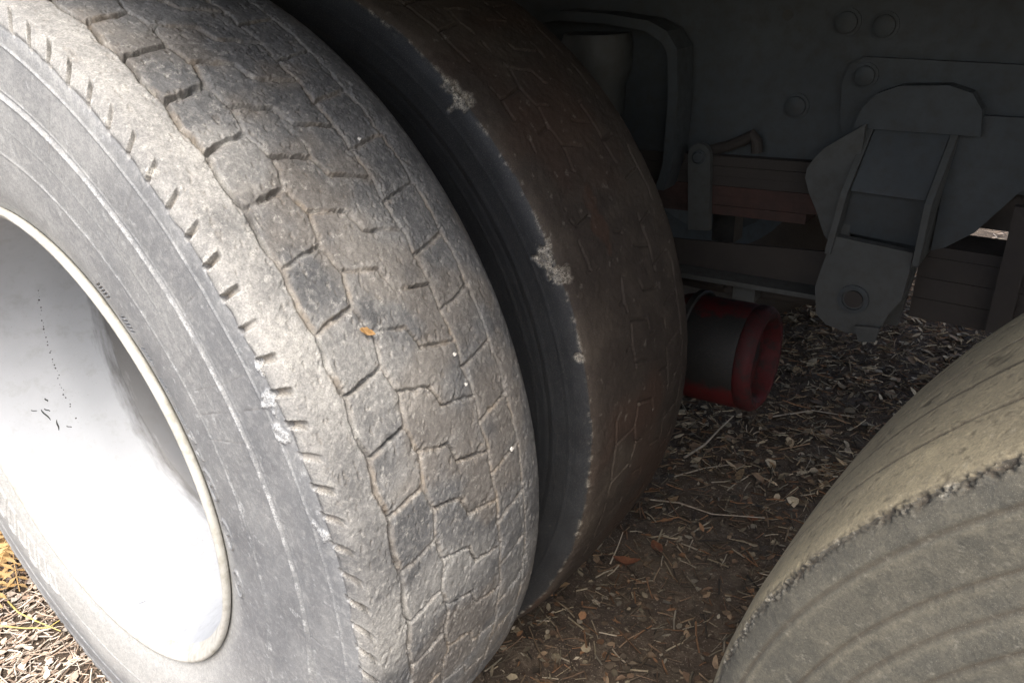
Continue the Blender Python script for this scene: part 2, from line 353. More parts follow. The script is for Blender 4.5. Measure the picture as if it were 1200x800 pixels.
def outer_tread(TH, Y, R, S, P, wornside=0.0):
    n = len(TH); disp = np.zeros(n); wear = np.zeros((n, 3))
    big = fbm(P, 9, 3, 1); med = fbm(P, 45, 3, 5); fin = fbm(P, 170, 3, 9); cr = fbm(P, 420, 2, 23)
    tread = sst(Y, .008, .020)*(1-sst(Y, .255, .27))*(R > .47)
    near = Y < .12
    # ---- tread zone
    idx = np.flatnonzero((R > .49) & (Y > .012) & (Y < .262))
    p = P[idx]; th = TH[idx]; y = Y[idx]
    wu = vnoise(p, 150, 31)*.0011+vnoise(p, 40, 33)*.0009; wv = vnoise(p, 150, 35)*.0010+vnoise(p, 40, 37)*.0009
    thw = th+wu/DEG; yw = y+wv
    g = {}
    for nm, sg in (('A', G_A), ('B', G_B), ('C', G_C), ('D', G_D), ('AB', G_AB), ('BC', G_BC), ('CD', G_CD)): g[nm] = lattice_dist(thw, yw, sg)
    life = .5+.5*fbm(p, 26, 2, 41); life2 = np.clip(.75+.8*fbm(p, 60, 2, 43), .15, 1.3)
    W = dict(A=.0019, B=.0014, C=.0012, D=.0010, AB=.0024, BC=.0017, CD=.0016)
    Dp = dict(A=.0050, B=.0032, C=.0024, D=.0018, AB=.0042, BC=.0036, CD=.0026)
    # grooves stay deeper towards the top of the wheel, worn nearly away lower down on the far rows
    topk = .75+.5*sst(th, 28, 60)
    opn = sst(fbm(p, 48, 3, 49), -.14, .04)
    dep = np.zeros(len(idx)); dirt = np.zeros(len(idx)); allg = np.full(len(idx), 9.)
    for nm in W:
        w = W[nm]*(.7+.6*life)*(topk if nm in ('AB', 'BC') else 1)
        m = 1-sst(g[nm], w*.55, w*1.15)
        dep = np.maximum(dep, m*Dp[nm]*life2*topk*(1+.9*opn*(nm in ('A', 'AB', 'BC', 'CD'))))
        dirt = np.maximum(dirt, (1-sst(g[nm], w*.8, w*2.6))*np.clip(.55+1.5*fbm(p, 35, 2, 47), 0, 1))
        allg = np.minimum(allg, g[nm])
    round_ = np.exp(-(allg/.0030)**2)*.0004
    chip = sst(fbm(p, 100, 4, 51, .65), .12, .20)*np.exp(-(allg/.009)**2)
    d = -dep-round_-chip*.0011+big[idx]*.0007
    rib = (y < YA)
    rough = np.where(rib, .55, 1.0)
    facet = np.abs(fbm(p, 60, 3, 61)); d += -facet*.0005*rough+med[idx]*.00025*rough+fin[idx]*.00040+cr[idx]*.00028
    # gouges: short dark cuts on the blocks
    gg = sst(fbm(p*np.array([1, 2.2, 1.]), 150, 3, 71), .34, .5); d -= gg*.0009
    crumb = (dep > .0006)*np.clip(fbm(p, 330, 2, 77), 0, 1); d += crumb*.0018*life
    disp[idx] += d
    wear[idx, 0] = np.clip(dirt*(.75-.45*opn)+.35*sst(fbm(p, 18, 3, 81), .0, .35)*(~rib)+gg*.2, 0, 1)
    dustn = fbm(p, 14, 3, 85)
    wear[idx, 1] = np.clip(np.where(rib, .42+1.0*dustn+.38*sst(th, 5, 55), .02+(.50-.34*sst(y, .09, .22))*sst(dustn, -.10, .40)+.15*np.exp(-(allg/.005)**2)), 0, 1)*(1-.5*sst(y, .23, .26)*0)  # block dust also fades inward, putting the shading across the tread into colour
    wear[idx, 2] = np.clip(crumb*.8*life+.35*sst(fbm(p, 260, 3, 88), .25, .45)*(1-sst(y, .1, .2)*.6), 0, 1)
    # ---- sidewall zone (near side)
    idx = np.flatnonzero((Y < .03))
    p = P[idx]; th = TH[idx]; y = Y[idx]; rr = R[idx]; U = th*DEG
    d = fbm(p, 14, 2, 91)*.0006+med[idx]*.00012
    w = np.zeros((len(idx), 3))
    jag = fbm(p, 55, 3, 95)
    # ragged lower edge of the shoulder rib with short slots biting into it
    edge = .494+jag*.004
    d -= (1-sst(rr, edge-.0015, edge+.0015))*.0016
    ph = np.mod(th-(np.clip(th, 0, 70)-32)*6.5*(y-.013)-1.8+PIT/4, PIT/2)-PIT/4+vnoise(p, 60, 97)*.10
    along = sst(rr, .4905, .4930)*(1-sst(y, .0190, .0225))*np.clip(.75+vnoise(p, 30, 98)*.5, .4, 1)
    wk = 1+.5*(1-sst(th, 20, 45))
    slot = (1-sst(np.abs(ph)*DEG, .0014*wk, .0024*wk))*along*(rr > .486)
    d -= slot*.0062
    lip = np.exp(-((np.abs(ph)*DEG-.0032)/.0014)**2)*along; d += lip*.0006
    # thin moulded ring, scuffed ring and a faint third ring
    def ring(r0, w_, h): return np.exp(-((rr-r0-vnoise(p, 12, 99)*.0004)/w_)**2)*h
    d += ring(.4765, .0011, .0011)+ring(.4255, .0016, .0016)+ring(.433, .0010, .0007)+ring(.364, .0013, .0007)+ring(.395, .001, .0003)
    d -= ring(.4305, .0012, .0010)
    w[:, 2] = np.clip(ring(.4765, .0012, .5)*(.5+vnoise(p, 60, 101))+ring(.4262, .0018, .7)*sst(fbm(p, 130, 3, 103), -.12, .22)
                      + ring(.366, .003, .4)*sst(fbm(p, 160, 3, 105), .1, .3)+(lip*.5)+.45*sst(fbm(p, 150, 3, 107), .42, .55), 0, 1)
    # radial hairline vents
    for t0, ra, rb in ((47.2, .40, .472), (24.8, .355, .472), (28.0, .375, .472), (21.0, .36, .43), (60.5, .41, .472), (36.5, .43, .472), (11.5, .40, .44), (-4, .38, .47)):
        q = np.exp(-(((th-t0+(rr-.44)*8+vnoise(p, 32, 118)*.30)*DEG)/.0007)**2)*sst(rr, ra, ra+.004)*(1-sst(rr, rb-.004, rb)); d -= q*.0005*(.6+.8*vnoise(p, 90, 119)); w[:, 0] = np.maximum(w[:, 0], q*.2)
    # torn crumbly patches on the shoulder
    for t0, r0, sz in ((24.6, .487, .015), (21.8, .482, .010), (27.6, .492, .010), (12, .486, .010), (46, .500, .006)):
        q = sst(1-np.hypot((th-t0)*DEG/sz*.8, (rr-r0)/sz*1.4)+fbm(p, 120, 3, 111)*.9, .15, .45)
        d += q*(.0008+np.abs(fbm(p, 240, 3, 113))*.0022); w[:, 2] = np.maximum(w[:, 2], q*.75)
    # raised hatched blocks and oval outlines near the rim
    hatch = np.zeros(len(idx))
    for t0, r0 in ((49.5, .3145), (42.5, .3170), (36.8, .3140), (31.4, .3115), (25.6, .3125)):
        a = (th-t0)*math.radians(1)*.30; b = rr-r0
        a2 = a+b*.5; ins = (1-sst(np.abs(a2), .0085, .0095))*(1-sst(np.abs(b), .0060, .0068))
        hat = .5+.5*np.sin(a2*2*PI/.0036); d += ins*(hat*.0022-.0016); hatch = np.maximum(hatch, ins*(.35+.6*(1-hat)))
    for t0, r0, la, lb in ((13.4, .3175, .0150, .0085), (3.8, .3165, .0150, .0085), (-7, .3165, .0150, .0085)):
        a = (th-t0)*math.radians(1)*.307; b = rr-r0
        e = np.abs(np.hypot(a/la, b/lb)-1); q = np.exp(-(e/.12)**2); d += q*.0018; hatch = np.maximum(hatch, np.exp(-((e-.22)/.12)**2)*.5)
        q = np.exp(-((a-b*.6)/.0016)**2)*(np.abs(b) < .0035); d += q*.0014
    for t0 in (19.0, 22.0):
        a = (th-t0)*math.radians(1)*.307; b = rr-.3190; q = (1-sst(np.abs(a+b*.4), .0006, .0013))*(np.abs(b) < .006); q2 = (1-sst(np.abs(b-.0055), .0005, .001))*(np.abs(a) < .006)
        d += np.maximum(q, q2)*.0016
    # big raised angular mouldings at the far lower side of the tyre
    for k, t0 in enumerate((-151, -146.5, -142, -137.5, -133, -128.5, -124)):
        a = (th-t0)*math.radians(1)*.35; b = rr-.352-.0
        a2 = a-b*.55; h = .021 if k % 3 else .015
        e = np.maximum(np.abs(a2)-.0085, np.abs(b)-h); q = np.exp(-(e/.0013)**2); d += q*.0026+(e < 0)*.0006*0
        w[:, 1] = np.where(e < -.001, -.3, w[:, 1]); w[:, 2] = np.maximum(w[:, 2], q*.5)
    zone = sst(rr, .30, .33)
    dn = fbm(p, 12, 3, 121)
    w[:, 1] += np.clip(.04+.28*sst(dn, -.2, .5)+.42*sst(th+dn*12, 22, 66)+.5*(1-sst(rr, .292, .345))*sst(fbm(p, 30, 3, 123), 0, .4), 0, 1)  # paler towards the top of the sidewall
    low = sst(-th, 5, 70)*(1-sst(-th, 168, 178))
    w[:, 1] = np.maximum(w[:, 1], (1-sst(rr+dn*.012, .355, .425))*low*1.0)  # dust here also carries painted sunlight on the lower sidewall
    w[:, 1] = np.maximum(w[:, 1], (1-sst(rr+dn*.01, .300, .325))*.6*(1-hatch))
    w[:, 1] = w[:, 1]*(1-hatch); w[:, 0] = np.maximum(w[:, 0], hatch*.0)
    w[:, 1] = np.where(rr > edge, .45+.7*dn+.35*sst(th, 0, 50), w[:, 1])
    w[:, 0] = np.clip(np.maximum(w[:, 0], slot*.9), 0, 1)
    w[:, 1] = np.clip(w[:, 1], 0, 1)
    k = 1-sst(y, .010, .024)*(rr > .48)           # blend into the tread zone over the rounded shoulder
    disp[idx] = disp[idx]*(1-k)+d*k-slot*.0062*(1-k)
    wear[idx] = wear[idx]*(1-k[:, None])+w*k[:, None]
    return disp, wear

def outer_profile():
    return [(.060, .262), (.040, .270), (.031, .284), (.0265, .294), (.0235, .302), (.0185, .320), (.0145, .350), (.0120, .385), (.0100, .42), (.0088, .45), (.0085, .475), (.0095, .488), (.0130, .4975), (.0195, .5035), (.032, .5065), (.06, .5085),
            (.14, .5105), (.22, .5075), (.248, .5035), (.262, .4965), (.269, .485), (.276, .46), (.283, .42), (.279, .36), (.262, .30), (.250, .270), (.240, .262)]

def region_ids(F, TH, Y, R, i0):
    """block ids for the quads of a lattice tread (0 = casing, 1/2 = shoulder ribs, 1000.. = blocks)"""
    th = TH[F]; th = np.where(th-th[:, :1] > 180, th-360, np.where(th-th[:, :1] < -180, th+360, th)).mean(1); y = Y[F].mean(1)
    r = R[F].mean(1); ids = np.zeros(len(F), int)
    on = (r > .493) & (y > .0215) & (y < .258)
    ids[on & (y < YA)] = 1; ids[on & (y >= YD)] = 2
    tb = np.interp(y, [YA, YB-.003], [4.9, 5.7]); k = np.mod(np.floor((th-tb)/PIT).astype(int), 61); s = on & (y >= YA) & (y < YB); ids[s] = 1000+k[s]
    tb = np.interp(y, [YB, .135, .1415, YC], [3.0, 1.9, -.3, -1.4]); k = np.mod(np.floor((th-tb)/PIT).astype(int), 61); s = on & (y >= YB) & (y < YC); ids[s] = 2000+k[s]
    tb = np.interp(y, [YC, YD], [1.8, 2.8]); k = np.mod(np.floor((th-tb)/PIT).astype(int), 61); s = on & (y >= YC) & (y < YD); ids[s] = 3000+k[s]
    return ids

truck = tag(empty('truck', (0, 0, 0)), 'underside of an old truck with dusty worn tyres, grey chassis and red brake unit', 'truck')

def sidewall_recede(V, TH, R):
    # the far lower-left shoulder of the outer tyre is squashed back a little by the load
    k = sst(-TH, 60, 100)*(1-sst(-TH, 165, 178))*sst(R, .38, .47)
    V[:, 1] += k*.012*(V[:, 1] < .14)
    return V
def flatten(V, zmin):
    low = V[:, 2] < zmin+.012
    V[low, 2] = np.maximum(V[low, 2], zmin+(V[low, 2]-zmin)*.3); V[:, 2] = np.maximum(V[:, 2], zmin)
    return V

# ---- outer dual tyre
wheel1 = empty('wheel', (0, 0, AH), truck); wheel1['label'] = 'outer rear wheel with pale painted rim and dusty worn block tread'
theta = np.concatenate([samples([(-28, 72, .125), (72, 110, .6), (110, 205, .8), (205, 290, .35), (290, 332, .6)])])
theta = np.where(theta > 180, theta-360, theta)
C0, s0 = spline(outer_profile()); L0 = s0[-1]
def sfrac(y, r): return s0[np.argmin((C0[:, 0]-y)**2+(C0[:, 1]-r)**2)]/L0
fa, fb, fc = sfrac(.0265, .294), sfrac(.0095, .488), sfrac(.262, .4965)
V, F, nn, wear, TH, Y = tyre_grid(outer_profile(), theta, [(0, fa, .004), (fa, fb, .0011), (fb, fc, .00105), (fc, 1, .008)], outer_tread)
Rv = np.hypot(V[:, 0], V[:, 2])
V = flatten(sidewall_recede(V, TH, Rv), -AH+.002)
ids = region_ids(F, TH, Y, Rv, 0)
# the casing is split once more so that the sidewall carries its own smoother material
yc = Y[F].mean(1); rc = Rv[F].mean(1)
ids[(ids == 0) & (yc < .03) & (rc < .4925)] = 3
tab = lambda k: ('shoulder_rib', M['rubber_outer']) if k in (1, 2) else ('tread_block', M['rubber_outer']) if k >= 1000 else ('sidewall', M['rubber_side']) if k == 3 else ('tyre', M['rubber_outer'])
split_build(wheel1, V, F, nn, wear, ids, tab)

# ---- rims
def rim(parent, flip=False):
    prof = [(.060, .264), (.036, .272), (.0325, .280), (.0310, .2860), (.0280, .2890), (.0240, .2893), (.0215, .2872), (.0215, .2845), (.0250, .2800), (.0350, .2710), (.050, .2640), (.085, .2560), (.120, .2500), (.128, .2475), (.150, .2445), (.180, .2400),
            (.203, .2330), (.2180, .2210), (.2240, .2080), (.2230, .2010), (.2170, .1930), (.2160, .186), (.2190, .178), (.2200, .150), (.2180, .118), (.210, .100)]
    bm = bmesh.new(); lathe(bm, prof[9:17], (0, 0, 0), (0, 1, 0), 220)
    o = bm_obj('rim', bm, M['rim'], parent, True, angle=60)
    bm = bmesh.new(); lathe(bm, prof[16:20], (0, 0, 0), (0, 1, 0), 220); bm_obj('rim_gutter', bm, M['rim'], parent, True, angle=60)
    bm = bmesh.new(); lathe(bm, prof[19:], (0, 0, 0), (0, 1, 0), 220); bm_obj('wheel_disc', bm, M['disc'], parent, True, angle=60)
    bm = bmesh.new(); lathe(bm, prof[:10], (0, 0, 0), (0, 1, 0), 220)
    o2 = bm_obj('rim_lip', bm, M['rim_lip'], parent, True, angle=60)
    bm = bmesh.new(); lathe(bm, [(.185, 0), (.185, .050), (.192, .060), (.205, .064), (.212, .085), (.2135, .104)], (0, 0, 0), (0, 1, 0), 48)
    o3 = bm_obj('hub', bm, M['paint_grey2'], parent, True)
    for k in range(8):
        a = 2*PI*(k+.3)/8; bm = bmesh.new()
        lathe(bm, [(.186, 0), (.186, .011), (.192, .0165), (.212, .0165), (.213, .021), (.2185, .021)], (.118*math.cos(a), 0.004, .118*math.sin(a)), (0, 1, 0), 6)
        bm_obj('wheel_nut', bm, M['rust_dark'], parent)
    return o
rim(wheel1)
# dark scuffs left by a tool on the barrel paint
for (t, y0, l, rot) in ((-164.5, .092, .020, .2), (-160, .100, .016, -.35), (-167, .082, .009, .9), (-165.8, .096, .008, .5), (-169, .10, .006, 0), (-158, .112, .006, .6), (-92, .055, .013, 1.1)):
    rr_ = np.interp(y0, [.05, .085, .12, .15], [.264, .256, .25, .2445])-.0006; vs = []
    for k in range(7):
        q = k/6-.5; tt = math.radians(t)+q*l*math.cos(rot)/rr_; yy = y0+q*l*math.sin(rot)+.0012*math.sin(5*q); wd = .0011*(1-abs(2*q)**2*.7)
        vs.append([(rr_*math.cos(tt), yy-wd, rr_*math.sin(tt)), (rr_*math.cos(tt), yy+wd, rr_*math.sin(tt))])
    V_ = np.array(vs).reshape(-1, 3); F_ = np.array([[2*k, 2*k+1, 2*k+3, 2*k+2] for k in range(6)])
    link('scuff_mark', np_mesh('scuff_mark', V_, F_, True), M['black'], wheel1)
bm = bmesh.new()                                # line of rust blisters along the barrel weld
for k in range(46):
    tt = math.radians(150+k*1.15+random.uniform(-.4, .4)); y0 = .1245+random.gauss(0, .0012); rr_ = .2488; s = random.uniform(.0004, .0014)
    bmesh.ops.create_icosphere(bm, subdivisions=1, radius=s, matrix=Matrix.Translation((rr_*math.cos(tt), y0, rr_*math.sin(tt))))
tag(bm_obj('rust_blister', bm, M['rust_dark'], wheel1, True), kind='stuff')

# ---- inner dual tyre
SH = .346
wheel2 = empty('wheel', (0, SH, AH), truck); wheel2['label'] = 'inner rear wheel in shade with black sidewall and brown worn tread'
def inner_tread(TH, Y, R, S, P):
    n = len(TH); big = fbm(P, 9, 3, 201); med = fbm(P, 45, 3, 205); fin = fbm(P, 150, 3, 209)
    disp = np.zeros(n); wear = np.zeros((n, 3))
    t = sst(Y+fbm(P, 40, 2, 211)*.0014, .0125, .0150)*(1-sst(Y, .262, .27))*(R > .47)
    # only shallow, broken remnants of the block pattern are left on this nearly bald tread
    ti = np.flatnonzero((R > .49) & (Y > .012)); pt = P[ti]; d = np.full(n, 9.)
    gg = lattice_dist(TH[ti]+1.7+(vnoise(pt, 40, 215)*.0011+vnoise(pt, 120, 216)*.0009)/DEG, Y[ti]+vnoise(pt, 60, 217)*.0014, G_A+G_B+G_C+G_D+G_AB+G_BC+G_CD)
    d[ti] = gg+.0030*sst(fbm(pt, 30, 3, 221), -.02, .14)
    g = (1-sst(d, .0007, .0019))*t
    disp += -g*.0028+t*(big*.0015+med*.0007+fin*.0005-np.abs(fbm(P, 55, 3, 223))*.0004)
    wear[:, 0] = np.clip(t*(.25+.6*sst(fbm(P, 7, 3, 225), .0, .4))+g*.0, 0, 1)
    wear[:, 1] = np.clip(t*(.10+.7*sst(fbm(P, 16, 4, 227, .65), -.05, .35)), 0, 1)
    wear[:, 0] = np.maximum(wear[:, 0], t*sst(1-np.hypot((TH-27)*DEG/.05, (Y-.10)/.02)+fbm(P, 50, 3, 228)*.9, .1, .6))
    side = (Y < .03)
    def ring(r0, w_, h): return np.exp(-((R-r0)/w_)**2)*h*side
    disp += ring(.474, .0015, .0008)+ring(.452, .003, .0009)-ring(.4455, .002, .0007)+ring(.43, .0016, .0008)+ring(.405, .004, .001)
    # frayed shoulder edge with a pale torn fringe
    e = np.exp(-((Y-.0142+fbm(P, 40, 2, 231)*.0014)/.0012)**2)*side*(R > .485)
    wear[:, 2] = np.clip(e*sst(fbm(P, 110, 3, 233), .02, .25)*.55+.35*sst(fbm(P, 120, 3, 235), .48, .6)*t, 0, 1)
    disp += e*np.abs(fbm(P, 160, 3, 237))*.0012
    for t0, s0_, sz in ((46.2, .0, .012), (25.2, -.006, .018), (22.8, .006, .012), (48.4, .004, .010), (12.0, .0, .006)):
        a = (TH-t0)*DEG/sz; b = (S-s_edge-s0_)/sz; q = sst(1.0-np.hypot(a*.85, b)+fbm(P, 48, 4, 241, .7)*1.7, .2, .45)*(Y < .06)*(np.hypot(a*.85, b) < 1.9)
        disp += q*(-.0035+np.abs(fbm(P, 210, 3, 243))*.0065); wear[:, 2] = np.maximum(wear[:, 2], q*(.75+.9*fbm(P, 200, 3, 245)))
        wear[:, 1] = np.maximum(wear[:, 1], q*.6)
    return disp, np.clip(wear, 0, 1)
s_edge = s0[np.argmin((C0[:, 0]-.012)**2+(C0[:, 1]-.496)**2)]
theta = samples([(-40, 68, .16), (68, 320, 1.4)]); theta = np.where(theta > 180, theta-360, theta)
V, F, nn, wear, TH, Y = tyre_grid(outer_profile(), theta, [(0, fa, .006), (fa, fb, .0020), (fb, fc, .0014), (fc, 1, .010)], inner_tread)
V = flatten(V, -AH+.002)
Rv = np.hypot(V[:, 0], V[:, 2])
ids = np.zeros(len(F), int); yc = Y[F].mean(1); rc = Rv[F].mean(1)
thc = np.degrees(np.arctan2(V[F[:, 0], 2], V[F[:, 0], 0]))
jag = fbm(V[F[:, 0]], 40, 2, 211)*.0014
ids[(yc+jag < .0145) & (rc < .5035)] = 3
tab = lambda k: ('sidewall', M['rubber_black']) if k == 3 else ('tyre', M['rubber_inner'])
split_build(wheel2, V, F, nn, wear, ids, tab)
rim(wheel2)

# ---- front tyre on the right
RT = (1.2322, .0659, AH-.0553)
wheel3 = empty('wheel', RT, truck, (math.radians(5.64), 0, math.radians(-5.45))); wheel3['label'] = 'right wheel with tan dusted smooth tread and ringed sidewall'
def rprofile():
    return [(.045, .262), (.020, .272), (.004, .285), (-.008, .305), (-.018, .340), (-.0205, .380), (-.0186, .416), (-.0139, .432), (-.0111, .4475), (-.0084, .4730), (-.0040, .4840), (.0015, .4895), (.010, .4925), (.030, .4945), (.047, .4958),
            (.12, .4975), (.19, .4945), (.222, .488), (.236, .478), (.245, .46), (.255, .42), (.252, .36), (.235, .30), (.222, .27), (.21, .262)]
def right_fn(TH, Y, R, S, P):
    n = len(TH); big = fbm(P, 8, 3, 301); med = fbm(P, 40, 3, 305); fin = fbm(P, 150, 3, 309)
    disp = big*.0004+med*.00005+fin*.00006; wear = np.zeros((n, 3)); DG = math.radians(1)*.49
    side = Y < .003
    for r0, wd, dp in ((.4730, .0026, .0009), (.4475, .0015, .0008), (.4320, .0014, .0008), (.4160, .0014, .0008), (.398, .0014, .0008), (.382, .0014, .0008)):
        rw = R-r0-vnoise(P, 6, 311)*.0005
        disp += side*(-np.exp(-(rw/(wd*.42))**2)*dp*1.2+np.exp(-((rw+.0028)/.0014)**2)*dp*.3)
        wear[:, 0] += side*np.exp(-(rw/.0010)**2)*.8
        wear[:, 1] += side*np.exp(-((rw+.0034)/.0018)**2)*.40
    tr = (Y > .003) & (R > .47)
    for y0, wd, dp, k in ((.0475, .0010, .0022, -.1), (.093, .0008, .0008, .2), (.134, .0009, .0020, -.1), (.178, .0009, .0016, .0)):
        yw = Y-y0-vnoise(P, 14, 313)*.0016-vnoise(P, 70, 314)*.0006
        on = sst(fbm(P, 16, 2, 315+int(y0*1e3)), -.5+k, -.2+k)
        q = np.exp(-(yw/wd)**2)*on*tr; disp -= q*dp; qd = np.exp(-(yw/(wd*1.7))**2)*on*tr; wear[:, 0] += qd*1.3; wear[:, 1] -= qd*.8  # groove mask also paints in the shade of deep narrow cracks
    # torn, crumbly shoulder edge
    se = (S-s_sh)+fbm(P, 40, 4, 321, .6)*.0034
    band = np.exp(-(se/.0030)**2)
    run = .35+.65*sst(fbm(P, 22, 2, 329), -.4, .0)
    tear = np.maximum(band*run*sst(fbm(P, 230, 4, 323, .8), -.05, .10), np.exp(-(se/.0009)**2)*.6)
    disp += -tear*.0030+band*run*np.abs(fbm(P, 330, 3, 325))*.0036
    wear[:, 0] += tear*.95+np.exp(-(se/.008)**2)*.2
    wear[:, 2] += band*sst(fbm(P, 200, 2, 327), .25, .45)*.6
    # rough scraped patch across the tread
    q = sst(fbm(P*np.array([1, 1, 1]), 60, 3, 331), .05, .3)*np.exp(-((Y-.112)/.012)**2)*sst(TH, 126, 132)*(1-sst(TH, 148, 152))*tr
    disp -= q*.0010; wear[:, 0] += q*.9; wear[:, 1] -= q*.4
    q = sst(fbm(P, 240, 3, 335), .33, .45)*tr; disp -= q*.0003; wear[:, 0] += q*.5
    wear[:, 1] += np.where(tr, .60+.8*fbm(P, 14, 4, 341), .30+.9*fbm(P, 22, 5, 343, .65))
    wear[:, 2] += .2*sst(fbm(P, 380, 2, 345), .45, .6)
    return disp, np.clip(wear, 0, 1)
C1, s1 = spline(rprofile()); L1 = s1[-1]
def sf1(y, r): return s1[np.argmin((C1[:, 0]-y)**2+(C1[:, 1]-r)**2)]/L1
s_sh = sf1(-.0005, .488)*L1
theta = samples([(98, 182, .16), (182, 458, 1.6)]); theta = np.where(theta > 180, theta-360, theta)
V, F, nn, wear, TH, Y = tyre_grid(rprofile(), theta, [(0, sf1(-.0205, .38), .006), (sf1(-.0205, .38), sf1(.03, .4945), .0013), (sf1(.03, .4945), sf1(.222, .488), .0012), (sf1(.222, .488), 1, .01)], right_fn)
WZ = -(AH-.0553)
V[:, 2] = np.where(V[:, 2] < WZ+.03, WZ+.002+(V[:, 2]+.55)*.03, V[:, 2])
ids = np.zeros(len(F), int); yc = Y[F].mean(1); rc = np.hypot(V[:, 0], V[:, 2])[F].mean(1)
onr = (rc > .488) & (yc > .006) & (yc < .222)
ids[(rc < .4885) & (yc < .006)] = 3
ids[onr] = 10+np.searchsorted([.0475, .093, .134, .178], yc[onr])
tab = lambda k: ('tread_rib', M['rubber_tan']) if k >= 10 else ('sidewall', M['rubber_olive']) if k == 3 else ('tyre', M['rubber_tan'])
split_build(wheel3, V, F, nn, wear, ids, tab)
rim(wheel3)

# ------------------------------------------------------------------ chassis (all z values are above the axle line, lifted by AH)
ch = lambda name, bm, mat, par, **k: bm_obj(name, bm, mat, par, loc=(0, 0, 0), **k)
Zp = AH
def P_(pts): return [(x, z+Zp) for x, z in pts]
def bolt(x, y, z, par, r=.016, mat='paint_grey', d=(0, -1, 0)):
    bm = bmesh.new(); lathe(bm, [(0, r*1.3), (.002, r*1.3), (.0025, r), (.007, r), (.0085, r*.8), (.0085, 0)], (x, y, z+Zp), d, 14)
    o = ch('bolt', bm, M[mat], par, smooth=True); return o

beam_bm = bmesh.new()
prism_y(beam_bm, P_([(-2.2, .205), (2.6, .205), (2.6, .52), (-2.2, .52)]), .880, .888)
beam = ch('chassis_beam', beam_bm, M['paint_grey'], truck)
bm = bmesh.new(); box(bm, -2.2, 2.6, .835, .960, .522+Zp, .532+Zp); ch('flange', bm, M['paint_grey'], beam, bevel=.001)
bm = bmesh.new(); box(bm, -2.2, 2.6, .884, .960, .196+Zp, .2045+Zp); 
ch('flange', bm, M['paint_grey'], beam, bevel=.001)
for x, z in ((.575, .398), (.622, .394), (.521, .288), (.33, .29), (-.2, .4), (1.0, .4), (1.1, .3)): bolt(x, .880, z, beam, .014)
bm = bmesh.new(); lathe(bm, [(0, .0075), (.0012, .0075), (.0013, 0)], (.496, .8795, .407+Zp), (0, -1, 0), 16); ch('drilled_hole', bm, M['black'], beam)
# mounting plate of the hanger with a folded rounded edge
pl = [(.585, .28), (.582, .325), (.590, .348), (.606, .357), (.80, .352), (1.02, .346), (1.04, .33), (1.04, .215), (.60, .215)]
bm = bmesh.new(); prism_y(bm, P_(pl), .868, .878); plate = ch('mounting_plate', bm, M['paint_grey'], truck, bevel=.003)
for x, z in ((.610, .334), (.93, .32), (.98, .25)): bolt(x, .868, z, plate, .013)

# second far chassis beam and cross members
bm = bmesh.new(); prism_y(bm, P_([(-2.2, .16), (2.6, .16), (2.6, .52), (-2.2, .52)]), 1.60, 1.61); ch('chassis_beam', bm, M['paint_grey'], truck)
for x in (-1.3, -.45, .25, 1.75):
    bm = bmesh.new(); box(bm, x, x+.09, .889, 1.599, .24+Zp, .46+Zp); ch('cross_member', bm, M['paint_grey'], truck, bevel=.004)

# deck: boards above, side rail, unseen shading plate over the rear wheels
DZ = .60
deck = empty('deck', (0, 0, 0), truck)
x = -2.2; k = 0
while x < 2.6:
    w_ = .235; bm = bmesh.new(); box(bm, x, x+w_, .28+.004*math.sin(k*7), 1.96, DZ+Zp, DZ+.03+Zp); ch('deck_board', bm, M['wood'], deck, bevel=.002); x += w_+.006; k += 1
for y0 in (.90, 1.58):
    bm = bmesh.new(); box(bm, -2.2, 2.6, y0, y0+.05, .534+Zp, DZ-.002+Zp); ch('deck_bearer', bm, M['wood'], deck)
bm = bmesh.new(); prism_y(bm, P_([(-.86, .40), (-.80, .52), (-.70, .580), (1.08, .580), (1.08, .586), (-.704, .586), (-.806, .526), (-.868, .402)]), .0, .32); ch('shade_plate', bm, M['paint_grey'], truck)  # unseen plate added to shade the inner tyre and the ground

# spring hanger
hg = empty('spring_hanger', (0, 0, 0), truck); hg['label'] = 'grey cast spring hanger with a recessed pocket and a pin hole'
Yf = .800
def quad_panel(name, pts, mat, d=(0, .006, 0)):
    bm = bmesh.new(); v = [bm.verts.new((x, y, z+Zp)) for x, y, z in pts]; bm.faces.new(v)
    g_ = bmesh.ops.extrude_face_region(bm, geom=bm.faces[:]); bmesh.ops.translate(bm, verts=[e for e in g_['geom'] if isinstance(e, bmesh.types.BMVert)], vec=d)
    return ch(name, bm, mat, hg, bevel=.0015)
bm = bmesh.new(); prism_y(bm, P_([(.6175, .134), (.7165, .127), (.7160, .100), (.7130, .060), (.700, .037), (.692, .008), (.676, .001), (.651, -.002), (.622, .004), (.607, .017), (.600, .057), (.607, .095)]), Yf, Yf+.014)
ch('apron', bm, M['paint_grey2'], hg, bevel=.003)
def side_plate(x0, z0, x1, z1, x2, z2, w=.008):
    # full-depth cheek: front edge vertical below, sloping back to the mounting plate above
    bm = bmesh.new(); f_ = [(x0, Yf-.006, z0), (x1, Yf-.006, z1), (x2, .858, z2), (x2, .8665, z2), (x1, .8665, z1), (x0, .8665, z0)]
    a_ = [bm.verts.new((x, y, z+Zp)) for x, y, z in f_]; b_ = [bm.verts.new((x+w, y, z+Zp)) for x, y, z in f_]
    bm.faces.new(a_); bm.faces.new(b_[::-1])
    for i in range(6): bm.faces.new((a_[i], b_[i], b_[(i+1) % 6], a_[(i+1) % 6]))
    return ch('side_rib', bm, M['paint_grey2'], hg, bevel=.002)
side_plate(.6080, .110, .6185, .196, .632, .300); side_plate(.7180, .112, .7200, .194, .730, .300)
